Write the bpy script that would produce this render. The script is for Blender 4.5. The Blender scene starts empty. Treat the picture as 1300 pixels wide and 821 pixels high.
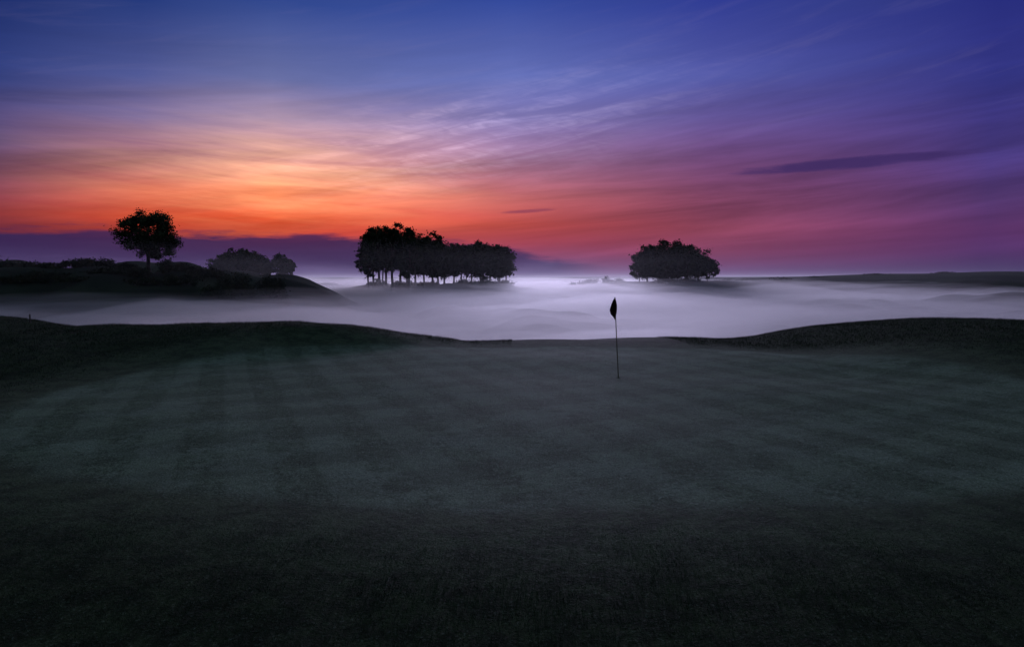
import bpy, math, random
import numpy as np
from mathutils import Vector, Matrix

sc = bpy.context.scene
sc.view_settings.view_transform = 'Standard'
sc.view_settings.look = 'None'
sc.view_settings.exposure = 0
rng = np.random.default_rng(7)

# ------------------------------------------------------------ camera
CAMZ = 2.7
F = 24 / 36 * 1300
PITCH = math.atan(58.5 / F)
cam_d = bpy.data.cameras.new("camera")
cam_d.lens = 24; cam_d.sensor_width = 36
cam_d.clip_start = 0.1; cam_d.clip_end = 20000
cam = bpy.data.objects.new("camera", cam_d)
cam.location = (0, 0, CAMZ)
cam.rotation_euler = (math.radians(90) - PITCH, 0, 0)
sc.collection.objects.link(cam)
sc.camera = cam

def ray(px, py):
    a = (px - 650) / F; b = (410.5 - py) / F
    c, s = math.cos(PITCH), math.sin(PITCH)
    return (a, c + b * s, -s + b * c)
def at(px, py, d):
    r = ray(px, py); k = d / r[1]
    return (r[0] * k, d, CAMZ + r[2] * k)
def azel(px, py):
    r = ray(px, py)
    return math.degrees(math.atan2(r[0], r[1])), math.degrees(math.atan2(r[2], math.hypot(r[0], r[1])))
def lin(c):
    o = []
    for v in c:
        v /= 255
        o.append(v / 12.92 if v <= 0.04045 else ((v + 0.055) / 1.055) ** 2.4)
    return (*o, 1)

# ------------------------------------------------------------ node helper
class NT:
    def __init__(s, tree): s.t = tree; s.t.nodes.clear()
    def n(s, typ, **kw):
        nd = s.t.nodes.new(typ)
        for k, v in kw.items(): setattr(nd, k, v)
        return nd
    def put(s, sock, v):
        if isinstance(v, bpy.types.NodeSocket): s.t.links.new(v, sock)
        elif v is not None: sock.default_value = v
    def m(s, op, a, b=None, c=None, clamp=False):
        nd = s.n('ShaderNodeMath', operation=op, use_clamp=clamp)
        for i, v in enumerate((a, b, c)): s.put(nd.inputs[i], v)
        return nd.outputs[0]
    def ss(s, v, a, b, x=0.0, y=1.0):
        nd = s.n('ShaderNodeMapRange', interpolation_type='SMOOTHSTEP')
        if a > b: a, b, x, y = b, a, y, x
        for i, q in enumerate((v, a, b, x, y)): s.put(nd.inputs[i], q)
        return nd.outputs[0]
    def lr(s, v, a, b, x=0.0, y=1.0):
        nd = s.n('ShaderNodeMapRange')
        for i, q in enumerate((v, a, b, x, y)): s.put(nd.inputs[i], q)
        return nd.outputs[0]
    def mix(s, f, a, b, bt='MIX'):
        nd = s.n('ShaderNodeMix', data_type='RGBA', blend_type=bt)
        nd.clamp_factor = True
        s.put(nd.inputs[0], f); s.put(nd.inputs[6], a); s.put(nd.inputs[7], b)
        return nd.outputs[2]
    def comb(s, x, y, z=0.0):
        nd = s.n('ShaderNodeCombineXYZ')
        for i, q in enumerate((x, y, z)): s.put(nd.inputs[i], q)
        return nd.outputs[0]
    def noise(s, vec, scale=1, detail=5, rough=.55, dist=0, dims='3D'):
        nd = s.n('ShaderNodeTexNoise', noise_dimensions=dims)
        s.put(nd.inputs['Vector'], vec); nd.inputs['Scale'].default_value = scale
        nd.inputs['Detail'].default_value = detail; nd.inputs['Roughness'].default_value = rough
        nd.inputs['Distortion'].default_value = dist
        return nd.outputs[0]
    def ramp(s, f, stops):
        nd = s.n('ShaderNodeValToRGB'); cr = nd.color_ramp
        stops = sorted(stops, key=lambda q: q[0])
        cr.elements[0].position = stops[0][0]; cr.elements[0].color = stops[0][1]
        cr.elements[1].position = stops[-1][0]; cr.elements[1].color = stops[-1][1]
        for p, c in stops[1:-1]:
            e = cr.elements.new(p); e.color = c
        s.put(nd.inputs[0], f)
        return nd.outputs[0]

# ------------------------------------------------------------ sky
w = bpy.data.worlds.new("World"); sc.world = w; w.use_nodes = True
T = NT(w.node_tree)
tc = T.n('ShaderNodeTexCoord').outputs['Generated']
sep = T.n('ShaderNodeSeparateXYZ'); T.put(sep.inputs[0], tc)
X, Y, Z = sep.outputs
az = T.m('MULTIPLY', T.m('ARCTAN2', X, Y), 57.29578)
el = T.m('MULTIPLY', T.m('ARCSINE', Z), 57.29578)
eln = T.m('DIVIDE', el, 60.0, clamp=True)
TOP = [(24 / 60, (.045, .065, .17, 1)), (34 / 60, (.10, .145, .19, 1)), (1.0, (.155, .225, .245, 1))]
cols = {
 0:   [(0,(28,46,108)),(100,(50,64,126)),(180,(94,76,114)),(230,(128,70,88)),(270,(146,56,58)),(310,(100,44,70)),(350,(60,50,95))],
 190: [(0,(36,57,122)),(100,(78,88,148)),(150,(118,104,146)),(200,(174,114,122)),(240,(206,108,82)),(275,(212,74,46)),(292,(184,60,50)),(325,(118,50,72)),(350,(84,70,115))],
 350: [(0,(46,70,140)),(100,(102,112,168)),(150,(154,132,160)),(200,(206,144,134)),(240,(232,132,88)),(275,(234,88,46)),(292,(212,70,46)),(325,(130,55,75)),(350,(95,80,125))],
 650: [(0,(52,74,156)),(100,(100,112,182)),(150,(126,118,176)),(200,(154,112,146)),(250,(190,100,102)),(285,(196,80,74)),(310,(162,68,86)),(332,(134,76,116)),(350,(138,110,152))],
 900: [(0,(48,60,146)),(100,(80,86,160)),(150,(100,86,152)),(200,(120,80,132)),(250,(140,76,110)),(290,(148,72,96)),(320,(132,68,102)),(340,(108,70,114)),(352,(98,78,124))],
 1250:[(0,(40,46,124)),(100,(52,54,130)),(200,(70,56,120)),(250,(82,56,110)),(290,(90,52,102)),(320,(78,48,98)),(345,(62,48,94))],
}
rs = []
for px, st in cols.items():
    a = azel(px, 352)[0]
    stops = [(max(0, azel(px, py)[1]) / 60, lin(c)) for py, c in st] + TOP
    rs.append((a, T.ramp(eln, stops)))
back = T.ramp(eln, [(0, lin((62, 52, 92))), (8 / 60, lin((60, 60, 115)))] + TOP)
col = T.mix(T.ss(az, -130, rs[0][0]), back, rs[0][1])
for (a0, _), (a1, c1) in zip(rs[:-1], rs[1:]):
    col = T.mix(T.lr(az, a0, a1), col, c1)
col = T.mix(T.ss(az, rs[-1][0], 130), col, back)
def rot(deg):
    c, s_ = math.cos(math.radians(deg)), math.sin(math.radians(deg))
    u = T.m('ADD', T.m('MULTIPLY', az, c), T.m('MULTIPLY', el, s_))
    v = T.m('ADD', T.m('MULTIPLY', az, -s_), T.m('MULTIPLY', el, c))
    return u, v
def gauss(v, c, s_):
    q = T.m('DIVIDE', T.m('SUBTRACT', v, c), s_)
    return T.m('EXPONENT', T.m('MULTIPLY', T.m('MULTIPLY', q, q), -1.0))
u1, v1 = rot(5)
broad = T.noise(T.comb(T.m('MULTIPLY', u1, .035), T.m('MULTIPLY', v1, .40)), 1, 6, .58, .3, '2D')
infront = T.m('MULTIPLY', T.ss(T.m('ABSOLUTE', az), 110, 60), T.ss(el, 28, 16))
lowband = T.m('ADD', T.m('MULTIPLY', gauss(el, 7, 7), .9), .10)
k = T.m('ADD', 1.0, T.m('MULTIPLY', T.m('MULTIPLY', T.m('MULTIPLY', T.m('SUBTRACT', broad, .5), 1.5), lowband), infront))
col = T.mix(1.0, col, T.comb(k, k, k), 'MULTIPLY')
u2, v2 = rot(11)
fine = T.noise(T.comb(T.m('MULTIPLY', u2, .09), T.m('MULTIPLY', v2, 1.0)), 1, 6, .62, .35, '2D')
u4, v4 = rot(-9)
fib = T.noise(T.comb(T.m('MULTIPLY', u4, .4), T.m('MULTIPLY', v4, 2.1)), 1, 3, .6, .8, '2D')
def add(fac, c_):
    global col
    nd = T.n('ShaderNodeMix', data_type='RGBA', blend_type='ADD')
    T.put(nd.inputs[0], T.m('MULTIPLY', fac, 1.0, clamp=True)); T.put(nd.inputs[6], col); T.put(nd.inputs[7], c_)
    col = nd.outputs[2]
m2 = T.m('MULTIPLY', gauss(v2, 11.6, 3.0), gauss(u2, -2.0, 14.0))
c2 = T.m('MULTIPLY', m2, T.m('MULTIPLY', T.ss(fine, .32, .78), T.lr(fib, .32, .68, .5, 1.2)))
ccol = T.mix(T.ss(az, 2, -20), (.34, .28, .40, 1), (.60, .37, .30, 1))
add(T.m('MULTIPLY', c2, .62), ccol)
u3, v3 = rot(-3)
left = T.noise(T.comb(T.m('MULTIPLY', u3, .06), T.m('MULTIPLY', v3, .75)), 1, 6, .62, .3, '2D')
m3 = T.m('MULTIPLY', gauss(az, -18, 11), gauss(el, 7.8, 3.4))
add(T.m('MULTIPLY', m3, T.lr(left, .34, .66, .0, .46)), (.85, .48, .22, 1))
add(T.m('MULTIPLY', T.m('MULTIPLY', gauss(az, -21, 6), gauss(el, 10, 4.5)), .08), (.7, .44, .34, 1))
wm = T.m('MULTIPLY', T.ss(fine, .50, .80), T.m('MULTIPLY', infront, T.ss(el, 8, 13)))
col = T.mix(T.m('MULTIPLY', wm, .06), col, (.30, .24, .42, 1))
edge_r = T.ramp(T.lr(az, -60, 20), [(0, (.33,)*3 + (1,)), (.35, (.345,)*3 + (1,)), (.6, (.34,)*3 + (1,)), (.68, (.29,)*3 + (1,)), (.76, (.23,)*3 + (1,)), (.86, (.10,)*3 + (1,)), (.93, (0, 0, 0, 1)), (1, (0, 0, 0, 1))])
edge = T.m('MULTIPLY', edge_r, 10.0)
bn = T.noise(T.comb(T.m('MULTIPLY', az, .14), T.m('MULTIPLY', el, 1.1)), 1, 5, .62, 0, '2D')
edge = T.m('ADD', edge, T.m('MULTIPLY', T.m('SUBTRACT', bn, .5), 1.9))
bm_ = T.m('MULTIPLY', T.ss(T.m('SUBTRACT', edge, el), -.2, .5), T.ss(az, 9, 3))
bcol = T.ramp(T.m('ADD', T.lr(el, 0, 3.6), T.m('MULTIPLY', T.m('SUBTRACT', bn, .5), .5)), [(0, lin((98, 84, 130))), (.35, lin((62, 50, 94))), (.8, lin((50, 38, 82))), (1, lin((66, 40, 82)))])
col = T.mix(T.m('MULTIPLY', bm_, .92), col, bcol)
def lens(px, py, w_, h_, c, amt, tilt=0.0):
    global col
    a, e = azel(px, py)
    na = T.m('SUBTRACT', az, a)
    ne = T.m('SUBTRACT', T.m('SUBTRACT', el, e), T.m('MULTIPLY', na, tilt))
    nz = T.m('MULTIPLY', T.m('SUBTRACT', bn, .5), 2.6)
    q = T.m('ADD', T.m('POWER', T.m('ABSOLUTE', T.m('DIVIDE', na, w_)), 2.0), T.m('POWER', T.m('ABSOLUTE', T.m('DIVIDE', ne, h_)), 2.0))
    f = T.ss(T.m('ADD', q, nz), 1.4, .1)
    col = T.mix(T.m('MULTIPLY', f, amt), col, lin(c))
lens(1078, 208, 8.4, .40, (58, 42, 96), .8, .03)
lens(672, 268, 2.2, .18, (118, 54, 88), .6, .05)
col = T.mix(T.ss(el, -.3, -3), col, (.02, .022, .035, 1))
bg = T.n('ShaderNodeBackground'); T.put(bg.inputs[0], col); bg.inputs[1].default_value = 1.0
out = T.n('ShaderNodeOutputWorld'); T.t.links.new(bg.outputs[0], out.inputs[0])

# added lavender lamp, no real source: brightens the mist from low behind, very soft
sd = bpy.data.lights.new("mist_fill_light", 'SUN'); sd.energy = 1.6; sd.angle = math.radians(16); sd.color = (.72, .66, 1.0)
so = bpy.data.objects.new("mist_fill_light", sd); sc.collection.objects.link(so)
sa, se = math.radians(3), math.radians(5.5)
dirv = Vector((math.sin(sa) * math.cos(se), math.cos(sa) * math.cos(se), math.sin(se)))
so.rotation_euler = dirv.to_track_quat('Z', 'Y').to_euler()
so.location = dirv * 500

# ------------------------------------------------------------ terrain
def S(a, b, t):
    t = np.clip((t - a) / (b - a), 0, 1); return t * t * (3 - 2 * t)
_w = [(rng.uniform(0, 2 * math.pi), rng.uniform(0, 6.28), rng.uniform(.6, 1.7)) for _ in range(90)]
def waves(x, y, L, i0, n=6):
    s_ = 0
    for a, p, f in _w[i0:i0 + n]:
        k_ = 2 * math.pi / L * f
        s_ = s_ + np.sin(k_ * (x * math.cos(a) + y * math.sin(a)) + p)
    return s_ / math.sqrt(n)
def H(x, y):
    x = np.asarray(x, float); y = np.asarray(y, float)
    r = np.hypot(x, y)
    drop = 27.2 + 1.4 * np.sin(x * .16 + .6)
    v = S(0, 1, (y - drop) / 25.0)
    z = -4.8 * v
    z = z + .035 * waves(x, y, 9, 0) * (1 - v)
    z = z - .12 * S(7.5, 2, y)
    z = z + v * 1.15 * waves(x, y, 38, 6) + v * .4 * waves(x, y, 15, 12)
    hl = np.interp(x, [-60, -30, -24, -21, -19.6, -18.5, -15.8, -13, -11.3, -8.9, -7.1, -5, -3.4, -1.8],
                   [1.3, 1.3, 1.25, 1.12, .95, .76, .82, .90, .92, 1.0, .84, .40, .14, 0])
    ys = np.interp(x, [-30, -21, -11, -6, -2], [5, 9, 19, 24, 26])
    z = z + (hl + .035 * waves(x, y, 4, 20) * (hl > .05)) * S(0, 1, (y - ys) / (28.2 - ys)) * (1 - S(0, 1, (y - 28.6) / 12))
    z = z + .98 * S(9.3, 16.5, x) * S(9, 24, y) * (1 - S(30, 42, y)) * (1 + .08 * waves(x, y, 6, 26))
    hh = np.interp(x, [-260, -150, -97, -75, -62, -52, -45, -38, -30], [8, 9.2, 9.9, 9.4, 8.6, 7.0, 5.2, 2.2, 0])
    z = z + hh * S(95, 128, y) * (1 - S(150, 205, y)) * (1 + .06 * waves(x, y, 18, 30))
    far2 = S(150, 240, y) * S(0, 40, x)
    z = z * (1 - far2) + far2 * (.6 + .28 * waves(x, y, 70, 33))
    z = z + 4.2 * S(60, 185, x) * S(75, 160, y)
    z = z + 2.2 * S(45, 95, x) * S(80, 125, y) * (1 - S(140, 220, y))
    z = z + 5.6 * np.exp(-((x + 24) / 32) ** 4) * np.exp(-((y - 214) / 26) ** 2)
    z = z + 1.2 * np.exp(-((x - 52) / 26) ** 4) * np.exp(-((y - 230) / 22) ** 2)
    z = z + 6.4 * np.exp(-((x + 95) / 34) ** 4) * np.exp(-((y - 255) / 26) ** 2)
    far = S(270, 520, r) * (y > 0)
    z = z * (1 - far) + far * (.6 + 1.0 * waves(x, y, 300, 14) + 2.0 * S(60, 300, x))
    return z
ang = np.concatenate([np.linspace(-50, 50, 520), np.linspace(50, 310, 150)[1:-1]])
ang = np.radians(ang)
nr = 560
rad = np.geomspace(1.2, 9000, nr)
A, R = np.meshgrid(ang, rad)
GX, GY = R * np.sin(A), R * np.cos(A)
GZ = H(GX, GY)
na = len(ang)
V = np.stack([GX.ravel(), GY.ravel(), GZ.ravel()], 1)
V = np.vstack([V, [[0, 0, float(H(0, 0))]]])
i = np.arange(nr - 1)[:, None]; j = np.arange(na)[None, :]; j2 = (j + 1) % na
Q = np.stack([i * na + j, i * na + j2, (i + 1) * na + j2, (i + 1) * na + j], -1).reshape(-1, 4)
Q = Q[:, ::-1]
cen = len(V) - 1
tri = [(cen, (q + 1) % na, q) for q in range(na)]
def mesh_np(name, verts, faces, mats=None, smooth=True, n=4):
    me = bpy.data.meshes.new(name)
    me.vertices.add(len(verts)); me.vertices.foreach_set('co', np.asarray(verts, np.float32).ravel())
    f = np.asarray(faces, np.int32)
    me.loops.add(f.size); me.loops.foreach_set('vertex_index', f.ravel())
    me.polygons.add(len(f)); me.polygons.foreach_set('loop_start', np.arange(0, f.size, n, dtype=np.int32))
    me.polygons.foreach_set('loop_total', np.full(len(f), n, np.int32))
    me.polygons.foreach_set('use_smooth', np.full(len(f), smooth))
    me.update(calc_edges=True); me.validate()
    ob = bpy.data.objects.new(name, me)
    sc.collection.objects.link(ob)
    if mats: me.materials.append(mats)
    return ob

# ------------------------------------------------------------ materials
def newmat(name):
    m_ = bpy.data.materials.new(name); m_.use_nodes = True
    return m_, NT(m_.node_tree)
gm, G = newmat("grass_ground")
pos = G.n('ShaderNodeNewGeometry').outputs['Position']
sp = G.n('ShaderNodeSeparateXYZ'); G.put(sp.inputs[0], pos)
gx, gy, gz = sp.outputs
n_big = G.noise(pos, .35, 2); n_mid = G.noise(pos, 1.8, 5, .75); n_f = G.noise(pos, 7, 4, .8); n_ff = G.noise(pos, 34, 3, .8)
ex = G.m('DIVIDE', G.m('SUBTRACT', gx, .8), 11.8); ey = G.m('DIVIDE', G.m('SUBTRACT', gy, 17.3), 9.6)
er = G.m('POWER', G.m('ADD', G.m('POWER', G.m('ABSOLUTE', ex), 2.3), G.m('POWER', G.m('ABSOLUTE', ey), 2.3)), 1 / 2.3)
er = G.m('ADD', er, G.m('MULTIPLY', G.m('SUBTRACT', n_big, .5), .06))
er = G.m('ADD', er, G.m('MULTIPLY', G.m('SUBTRACT', n_f, .5), .07))
ongreen = G.ss(er, 1.02, .96)
collar = G.ss(er, 1.24, 1.06)
rough = G.mix(G.ss(n_mid, .38, .62), (.010, .016, .009, 1), (.036, .050, .026, 1))
rough = G.mix(G.m('MULTIPLY', G.ss(n_f, .42, .60), .6), rough, (.011, .016, .009, 1))
fringe = G.mix(G.ss(n_mid, .38, .62), (.024, .038, .023, 1), (.056, .080, .048, 1))
short = G.mix(G.ss(n_mid, .40, .60), (.046, .074, .047, 1), (.080, .122, .080, 1))
short = G.mix(G.m('MULTIPLY', G.ss(n_f, .44, .62), .55), short, (.13, .18, .13, 1))
short = G.mix(G.m('MULTIPLY', G.ss(n_f, .50, .36), .6), short, (.026, .044, .026, 1))
sw = G.m('ADD', G.m('MULTIPLY', G.m('ADD', gx, G.m('MULTIPLY', gy, .42)), 4.6), G.m('MULTIPLY', n_mid, .8))
sw2 = G.m('ADD', G.m('MULTIPLY', G.m('SUBTRACT', gx, G.m('MULTIPLY', gy, 1.6)), 1.9), G.m('MULTIPLY', n_mid, .8))
short = G.mix(G.m('MULTIPLY', G.ss(G.m('SINE', sw), -.3, .3), .38), short, (.16, .21, .165, 1))
short = G.mix(G.m('MULTIPLY', G.ss(G.m('SINE', sw2), -.3, .3), .34), short, (.026, .044, .028, 1))
short = G.mix(G.m('MULTIPLY', G.ss(G.noise(pos, .6, 5, .8), .48, .62), .5), short, (.155, .205, .17, 1))
c = G.mix(collar, rough, fringe)
c = G.mix(ongreen, c, short)
valley = G.ss(gy, 34, 50)
c = G.mix(valley, c, G.mix(G.ss(G.noise(pos, .06, 3), .4, .65), (.008, .010, .009, 1), (.022, .028, .02, 1)))
c = G.mix(G.m('MULTIPLY', G.ss(n_ff, .55, .68), G.lr(ongreen, 0, 1, .2, .65)), c, (.28, .34, .31, 1))
c = G.mix(G.m('MULTIPLY', G.ss(n_ff, .49, .34), .85), c, (.007, .011, .007, 1))
bs = G.n('ShaderNodeBsdfPrincipled'); G.put(bs.inputs['Base Color'], c)
bs.inputs['Roughness'].default_value = .9; bs.inputs['Specular IOR Level'].default_value = .05
bmp = G.n('ShaderNodeBump'); bmp.inputs['Strength'].default_value = 1.0; bmp.inputs['Distance'].default_value = .07
hgt = G.m('ADD', G.m('MULTIPLY', n_f, G.lr(ongreen, 0, 1, 1.2, .8)), G.m('MULTIPLY', n_ff, .5))
G.put(bmp.inputs['Height'], hgt); G.put(bs.inputs['Normal'], bmp.outputs[0])
o = G.n('ShaderNodeOutputMaterial'); G.t.links.new(bs.outputs[0], o.inputs[0])

ground = mesh_np("ground", V, Q, gm)
import bmesh
bmx = bmesh.new(); bmx.from_mesh(ground.data); bmx.verts.ensure_lookup_table()
for t_ in tri:
    bmx.faces.new([bmx.verts[q] for q in t_]).smooth = True
bmx.normal_update(); bmx.to_mesh(ground.data); bmx.free()

def simple(name, c1, c2, scale, rough=.9, spec=.1):
    m_, N = newmat(name)
    p = N.n('ShaderNodeNewGeometry').outputs['Position']
    b = N.n('ShaderNodeBsdfPrincipled'); N.put(b.inputs['Base Color'], N.mix(N.ss(N.noise(p, scale, 2), .3, .7), (*c1, 1), (*c2, 1)))
    b.inputs['Roughness'].default_value = rough; b.inputs['Specular IOR Level'].default_value = spec
    o_ = N.n('ShaderNodeOutputMaterial'); N.t.links.new(b.outputs[0], o_.inputs[0])
    return m_
leaf_m = simple("leaf_foliage", (.02, .03, .014), (.045, .06, .026), .8)
pine_m = simple("pine_needles", (.014, .022, .013), (.032, .044, .022), .6, .95, .04)
bark_m = simple("bark", (.04, .03, .025), (.07, .055, .045), 3)
gorse_m = simple("gorse_foliage", (.014, .02, .012), (.034, .04, .02), .8, .95, .04)
blade_m = simple("grass_blades", (.013, .021, .011), (.048, .068, .034), 2.2, .8, .08)
pole_m = simple("pole_paint", (.10, .09, .04), (.14, .12, .06), 4, .5, .3)
cloth_m = simple("flag_cloth", (.03, .012, .012), (.045, .016, .016), 6)
soil_m = simple("cup_rim_soil", (.02, .015, .01), (.03, .02, .015), 5)
wood_m = simple("weathered_wood", (.08, .065, .05), (.13, .11, .09), 9)

# ------------------------------------------------------------ grass blades (one mesh)
def er_np(x, y):
    return (np.abs((x - .8) / 11.8) ** 2.3 + np.abs((y - 17.3) / 9.6) ** 2.3) ** (1 / 2.3)
def blades(n, x0, x1, y0, y1, hmin, hmax, wd, e0, e1):
    x = rng.uniform(x0, x1, n); y = rng.uniform(y0, y1, n)
    e_ = er_np(x, y)
    k_ = (e_ > e0) & (rng.uniform(0, 1, n) < np.clip((e_ - e0) / (e1 - e0), 0, 1)); x, y, e_ = x[k_], y[k_], e_[k_]
    n = len(x); z = H(x, y) - .003
    h = rng.uniform(hmin, hmax, n) * (1 + .25 * np.clip(waves(x, y, 1.7, 2), -1, 1)) * np.clip(.45 + (e_ - e0) * 2.5, 0, 1)
    a = rng.uniform(0, 6.28, n); l = rng.uniform(0, .8, n) * h; b = rng.uniform(0, 6.28, n)
    p0 = np.stack([x - np.cos(a) * wd, y - np.sin(a) * wd, z], 1)
    p1 = np.stack([x + np.cos(a) * wd, y + np.sin(a) * wd, z], 1)
    p2 = np.stack([x + np.cos(b) * l, y + np.sin(b) * l, z + h], 1)
    return np.stack([p0, p1, p2], 1).reshape(-1, 3)
bl = [blades(240000, -7.5, 7.5, 3.5, 9.5, .010, .026, .0026, 1.0, 1.12),
      blades(90000, -14, 14, 4, 26, .012, .028, .004, 1.0, 1.15),
      blades(140000, -30, 0, 9, 31, .03, .085, .008, 1.03, 1.2),
      blades(110000, 7, 27, 9, 33, .03, .085, .008, 1.03, 1.2)]
bv = np.concatenate(bl)
mesh_np("grass", bv, np.arange(len(bv)).reshape(-1, 3), blade_m, False, 3)

# ------------------------------------------------------------ trees
def tube(pts, rads, sides=7):
    pts = [Vector(p) for p in pts]; vs = []; fs = []
    for q, p in enumerate(pts):
        d = (pts[min(q + 1, len(pts) - 1)] - pts[max(q - 1, 0)]).normalized()
        u = d.orthogonal().normalized(); v_ = d.cross(u)
        for s_ in range(sides):
            t_ = 2 * math.pi * s_ / sides
            vs.append(p + (u * math.cos(t_) + v_ * math.sin(t_)) * rads[q])
    for q in range(len(pts) - 1):
        for s_ in range(sides):
            a_ = q * sides + s_; b_ = q * sides + (s_ + 1) % sides
            fs.append((a_, b_, b_ + sides, a_ + sides))
    return [tuple(v) for v in vs], fs
def leaves(cent, size):
    n = len(cent)
    a = rng.normal(size=(n, 3)); a /= np.linalg.norm(a, axis=1)[:, None]
    b = rng.normal(size=(n, 3)); b -= (a * b).sum(1)[:, None] * a; b /= np.linalg.norm(b, axis=1)[:, None]
    s_ = (size * rng.uniform(.6, 1.4, n))[:, None]
    return np.stack([cent - a * s_, cent - b * s_ * .55, cent + a * s_, cent + b * s_ * .55], 1).reshape(-1, 3)
def tree_parts(base, top, cw, cb, kind, nleaf, leaf):
    bx, by, bz = base; h = top - bz; ch = top - cb
    oak = kind == 'oak'
    lean = rng.normal(0, .015 * h, 2)
    vs, fs = [], []
    def addt(p, r, sides=7):
        v_, f_ = tube(p, r, sides); o_ = len(vs); vs.extend(v_); fs.extend([tuple(q + o_ for q in ff) for ff in f_])
    r0 = (.035 if oak else .022) * h
    tp = (bx + lean[0], by + lean[1], cb + ch * .75)
    n = 7; P = []; RR = []
    for q in range(n):
        t_ = q / (n - 1)
        P.append((bx + lean[0] * t_ + rng.normal(0, .006 * h), by + lean[1] * t_, bz - .4 + (tp[2] - bz + .4) * t_))
        RR.append(r0 * (1.35 if q == 0 else 1) * (1 - .75 * t_))
    addt(P, RR, 9)
    K = 110 if oak else 60
    rc = (.085 if oak else .12) * cw
    rcz = rc * (.8 if oak else .62)
    cents = []
    for q in range(K):
        d = rng.normal(size=3); d /= np.linalg.norm(d)
        if not oak: d[2] = abs(d[2]) * (1 if rng.uniform() < .55 else -1)
        rr = rng.uniform(0.05, 1) ** .45
        bump = 1 + .05 * math.sin(3 * math.atan2(d[1], d[0]) + bx) + rng.normal(0, .03)
        hx = (cw / 2 - rc * .75) * bump
        hz = (ch / 2 - rcz * .6) * bump
        px_ = bx + lean[0] + math.copysign(abs(d[0]) ** .85, d[0]) * rr * hx
        py_ = by + lean[1] + d[1] * rr * hx
        pz_ = cb + ch / 2 + math.copysign(abs(d[2]) ** .85, d[2]) * rr * hz
        cents.append((px_, py_, pz_))
        if q % 4 == 0:
            st = rng.uniform(.32, .6) if oak else rng.uniform(.4, .85)
            zz = bz + (tp[2] - bz) * st; zz = max(min(zz, pz_ - .04 * h), bz + .2 * h)
            f0 = (zz - bz) / (tp[2] - bz)
            p0 = (bx + lean[0] * f0, by + lean[1] * f0, zz)
            pm = tuple(p0[k2] * .5 + cents[-1][k2] * .5 + rng.normal(0, .015 * h) for k2 in range(3))
            addt([p0, pm, cents[-1]], [r0 * .4, r0 * .25, r0 * .07], 5)
    cents = np.array(cents)
    wgt = rng.uniform(.5, 1.5, K); wgt /= wgt.sum()
    idx = rng.choice(K, nleaf, p=wgt)
    rad_ = rc * rng.uniform(.7, 1.35, K)
    off = rng.normal(size=(nleaf, 3)); off /= np.linalg.norm(off, axis=1)[:, None]
    off *= (rng.uniform(0, 1, nleaf) ** .5)[:, None]
    off[:, 2] *= .8 if oak else .7
    c_ = cents[idx] + off * rad_[idx][:, None] * (1 + .34 * rng.normal(size=nleaf))[:, None]
    return vs, fs, leaves(c_, leaf)
def build(name, specs, kind, leafmat):
    emp = bpy.data.objects.new(name, None); sc.collection.objects.link(emp)
    WV, WF, LV = [], [], []
    for b_, t_, cw, cb, nl, ls in specs:
        v_, f_, l_ = tree_parts(b_, t_, cw, cb, kind, nl, ls)
        o_ = len(WV); WV += v_; WF += [tuple(q + o_ for q in ff) for ff in f_]; LV.append(l_)
    LV = np.concatenate(LV)
    cx, cy, cz = specs[0][0]
    emp.location = (cx, cy, cz)
    wo = mesh_np("trunk_and_limbs", WV, WF, bark_m); lo = mesh_np("crown", LV, np.arange(len(LV)).reshape(-1, 4), leafmat, False)
    for o_ in (wo, lo):
        o_.parent = emp; o_.matrix_parent_inverse = Matrix.Translation((-cx, -cy, -cz))
    return emp
def spec(px, pytop, halfw, pycb, d, nl, ls):
    x = at(px, 352, d)[0]; zb = float(H(x, d))
    return ((x, d, zb), at(px, pytop, d)[2], 2 * halfw * d / F, max(at(px, pycb, d)[2], zb + .3), nl, ls)
build("oak_tree", [spec(189, 265, 40, 330, 128, 22000, .19)], 'oak', leaf_m)
P1 = [(467,304,17,352,196),(474,292,18,345,200),(482,286,20,340,206),(490,287,19,350,209),(498,285,20,346,197),(508,284,20,346,203),(517,288,20,351,210),(527,296,19,350,204),(538,303,18,354,199),(549,293,17,349,201),(556,297,16,354,209),(564,304,18,352,203),(576,308,18,353,206),(520,303,24,355,196),(486,310,20,353,211),(556,312,24,356,200)]
build("pine_grove", [spec(*p, 5200, .32) for p in P1], 'pine', pine_m)
P2 = [(586,309,18,352,216),(598,306,20,353,222),(610,305,20,350,218),(622,306,21,354,223),(634,309,19,351,217),(643,315,15,354,221),(612,318,26,356,215),(632,322,20,355,225),(592,318,24,355,213)]
build("pine_grove", [spec(*p, 4800, .34) for p in P2], 'pine', pine_m)
P3 = [(812,320,16,354,220),(822,311,18,355,226),(836,306,20,353,219),(848,305,20,355,225),(860,305,20,353,219),(873,308,20,355,225),(886,315,19,353,220),(898,326,16,355,225),(845,318,28,357,216),(872,322,26,357,228)]
build("pine_grove", [spec(*p, 4800, .34) for p in P3], 'pine', pine_m)
P4 = [(279,322,14,352,250),(290,316,16,354,255),(302,313,17,352,250),(316,316,17,354,255),(328,321,15,352,250),(340,328,12,352,254),(356,321,11,349,262),(366,330,10,351,262)]
build("distant_trees", [spec(*p, 3400, .4) for p in P4], 'pine', pine_m)

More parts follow.
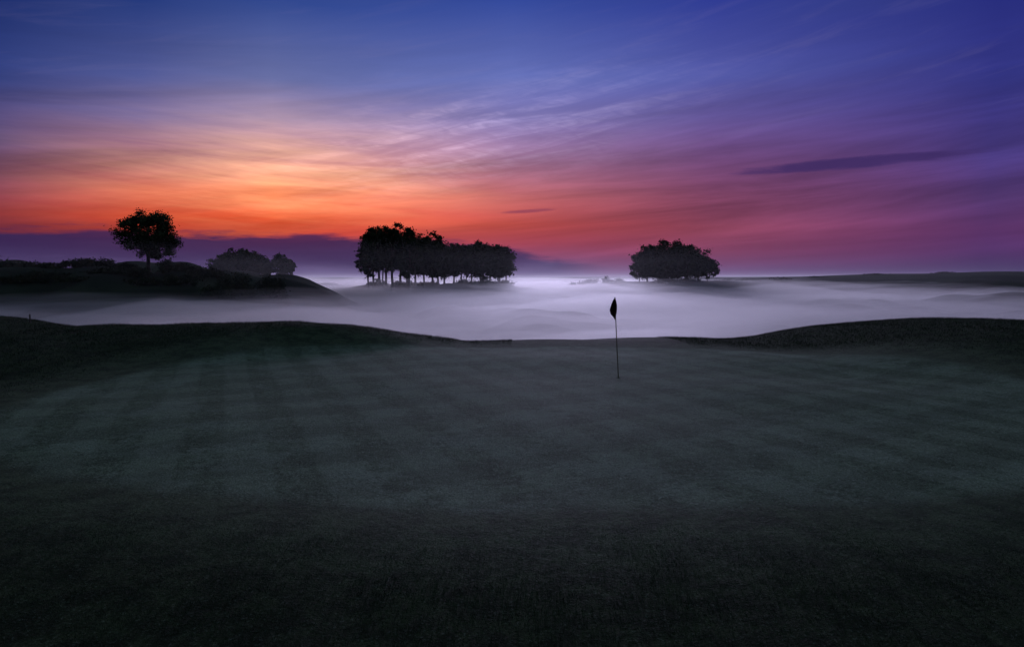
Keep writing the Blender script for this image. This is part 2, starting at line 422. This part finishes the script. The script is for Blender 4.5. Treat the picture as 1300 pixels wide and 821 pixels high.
def shrubs(name, items, nl, ls):
    L = []
    for px, pytop, hw, d in items:
        x = at(px, 352, d)[0]; zb = float(H(x, d)); zt = at(px, pytop, d)[2]
        hgt_ = max(zt - zb, .5); wd = hw * d / F
        n = int(nl * max(1, wd * hgt_ / 6)); K = 18
        a = rng.uniform(0, 6.28, K); r_ = np.sqrt(rng.uniform(0, 1, K))
        cx = x + np.cos(a) * r_ * wd * .8; cy = d + np.sin(a) * r_ * wd * .6; cz = zb + rng.uniform(.05, .8, K) * hgt_ * (1 - .5 * r_ ** 2)
        idx = rng.integers(0, K, n)
        off = rng.normal(size=(n, 3)) * np.array([wd * .18, wd * .18, hgt_ * .14])
        c_ = np.stack([cx, cy, cz], 1)[idx] + off
        L.append(leaves(c_, ls))
    L = np.concatenate(L)
    return mesh_np(name, L, np.arange(len(L)).reshape(-1, 4), gorse_m, False)
it = [(5,324,20,132),(40,331,22,134),(92,328,16,130),(112,326,18,131),(134,327,16,129),(160,333,14,127),(212,327,14,126),(232,331,15,128),(252,338,16,124),(270,337,16,127),(290,341,15,124),(312,348,16,122),(338,345,14,124),(352,350,14,122),(178,336,18,124),(66,333,16,129),(140,340,26,120),(60,342,30,119),(230,347,24,118),(20,350,24,116),(280,352,22,117),(180,350,24,117),(100,350,24,116)]
shrubs("gorse_bushes", it, 1700, .17)
it2 = [(735,354,12,262),(752,353,12,268),(769,350,5,266),(782,353,12,262),(925,353,14,262),(950,353,16,268),(990,352,16,266),(1040,351,18,270),(1110,348,14,262),(1200,345,14,258)]
shrubs("hilltop_scrub", it2, 400, .3)
it3 = [(480,354,12,206),(512,355,14,203),(545,355,14,204),(590,354,18,213),(615,354,18,218),(640,355,14,219),(845,353,18,220),(875,353,16,222)]
shrubs("grove_undergrowth", it3, 900, .3)

# ------------------------------------------------------------ golf flagstick
def H1(x, y): return float(H(x, y))
bx_, by_, _ = at(785, 480, 18.3); bz_ = H1(bx_, by_)
flagE = bpy.data.objects.new("golf_flagstick", None); flagE.location = (bx_, by_, bz_); sc.collection.objects.link(flagE)
tilt = Vector((-.055, 0, 1)).normalized()
PL = at(781, 378, 18.3)[2] - bz_
v_, f_ = tube([tilt * (-.12), tilt * .5, tilt * 1.2, tilt * PL], [.015, .0145, .013, .011], 12)
pole = mesh_np("pole", v_, f_, pole_m)
v_, f_ = tube([tilt * (PL - .005), tilt * (PL + .012), tilt * (PL + .02)], [.015, .014, .003], 12); knob = mesh_np("pole_cap", v_, f_, pole_m)
nu, nv = 44, 44; fv = []
for b in range(nv):
    t_ = b / (nv - 1)
    left_w = float(np.interp(t_, [0, .1, .35, .62, .82, 1], [.01, .05, .10, .155, .14, .05]))
    right_w = float(np.interp(t_, [0, .1, .4, .7, .9, 1], [.012, .022, .04, .045, .03, .005]))
    for a in range(nu):
        s_ = a / (nu - 1)
        xx = right_w - (left_w + right_w) * s_ + .010 * math.sin(5 * t_ + 9 * s_)
        yy = .05 * math.sin(s_ * 7 * math.pi + 1.5 * t_) * (.25 + .75 * t_) * (1 - .4 * t_) - .014
        zz = PL - .008 - .50 * t_ - .07 * t_ * (1 - abs(s_ - .55) * 1.8)
        fv.append(tuple(tilt * zz + Vector((xx, yy, 0))))
ff = [(b * nu + a, b * nu + a + 1, (b + 1) * nu + a + 1, (b + 1) * nu + a) for b in range(nv - 1) for a in range(nu - 1)]
flag = mesh_np("flag", fv, ff, cloth_m)
cv = []; cf = []
for rr_, zz in ((.058, .002), (.054, .006), (.052, .002), (.052, -.02)):
    for s_ in range(32): cv.append((rr_ * math.cos(s_ * math.pi / 16), rr_ * math.sin(s_ * math.pi / 16), zz))
for q in range(3):
    for s_ in range(32): cf.append((q * 32 + s_, q * 32 + (s_ + 1) % 32, (q + 1) * 32 + (s_ + 1) % 32, (q + 1) * 32 + s_))
cup = mesh_np("cup_rim", cv, cf, soil_m)
for o_ in (pole, knob, flag, cup): o_.parent = flagE

mx, my, _ = at(38, 404, 27.5); mz = H1(mx, my)
v_, f_ = tube([(0, 0, -.05), (0, 0, .30), (0, 0, .31), (0, 0, .36)], [.03, .028, .034, .012], 8)
mk = mesh_np("marker_post", v_, f_, wood_m); mk.location = (mx, my, mz)

# ------------------------------------------------------------ ground mist: nested real volumes with rolling tops
def vol(name, dens, g, colr):
    m_, N = newmat(name)
    v_ = N.n('ShaderNodeVolumeScatter'); v_.inputs['Density'].default_value = dens
    v_.inputs['Color'].default_value = (*colr, 1); v_.inputs['Anisotropy'].default_value = g
    o_ = N.n('ShaderNodeOutputMaterial'); N.t.links.new(v_.outputs[0], o_.inputs['Volume'])
    return m_
mistE = bpy.data.objects.new("mist", None); sc.collection.objects.link(mistE)
gxs = np.linspace(-330, 330, 150); gys = np.concatenate([np.linspace(29, 130, 70), np.linspace(132, 420, 60)])
MX, MY = np.meshgrid(gxs, gys)
ny_, nx_ = MX.shape
LAY = [(.25, .0055), (-1.1, .016), (-2.3, .040)]
for li, (zt_, dn) in enumerate(LAY):
    f_ = li / 2
    top = zt_ + (.45 + .65 * f_) * waves(MX, MY, 52, 50 + li * 3, 6) + .34 * waves(MX, MY * 1.8, 17, 56 + li * 4, 6)
    top += (2.1 if li == 0 else 1.5) * S(110, 200, MY) * (1 - .7 * S(40, 120, MX))
    top -= .6 * S(60, 110, MX) * S(150, 100, MY)
    top -= .7 * S(-18, -60, MX) * S(120, 80, MY)
    top -= .9 * S(66, 34, MY)
    edgef = np.maximum.reduce([S(300, 328, np.abs(MX)), S(34, 29, MY), S(385, 418, MY)])
    top = top * (1 - edgef) + (-11.5) * edgef
    Vt = np.stack([MX.ravel(), MY.ravel(), top.ravel()], 1)
    Vb = Vt.copy(); Vb[:, 2] = -12 - .1 * li
    nvt = len(Vt)
    ii = np.arange(ny_ - 1)[:, None]; jj = np.arange(nx_ - 1)[None, :]
    Ft = np.stack([ii * nx_ + jj, ii * nx_ + jj + 1, (ii + 1) * nx_ + jj + 1, (ii + 1) * nx_ + jj], -1).reshape(-1, 4)
    per = list(range(0, nx_)) + [r_ * nx_ + nx_ - 1 for r_ in range(1, ny_)] + [nvt - 1 - c_ for c_ in range(1, nx_)] + [(ny_ - 1 - r_) * nx_ for r_ in range(1, ny_ - 1)]
    nper = len(per)
    Vs = np.vstack([Vt, Vb[per]])
    Fs = [(per[(q + 1) % nper], per[q], nvt + q, nvt + (q + 1) % nper) for q in range(nper)]
    ob = mesh_np("mist_layer", Vs, np.vstack([Ft, Fs]), vol("mist_volume", dn, .62, (.99, .99, 1)), True)
    b2 = bmesh.new(); b2.from_mesh(ob.data); b2.verts.ensure_lookup_table()
    b2.faces.new([b2.verts[nvt + q] for q in reversed(range(nper))]); b2.normal_update(); b2.to_mesh(ob.data); b2.free()
    ob.parent = mistE
haze_m = vol("haze_volume", .00032, .5, (.95, .95, 1))
def box(name, x0, x1, y0, y1, z0, z1, mat):
    vs = [(x, y, z) for x in (x0, x1) for y in (y0, y1) for z in (z0, z1)]
    fs = [(0, 1, 3, 2), (4, 6, 7, 5), (0, 4, 5, 1), (2, 3, 7, 6), (0, 2, 6, 4), (1, 5, 7, 3)]
    return mesh_np(name, vs, fs, mat, False)
box("haze", -1500, 1500, 90, 2500, -13.5, 8, haze_m)
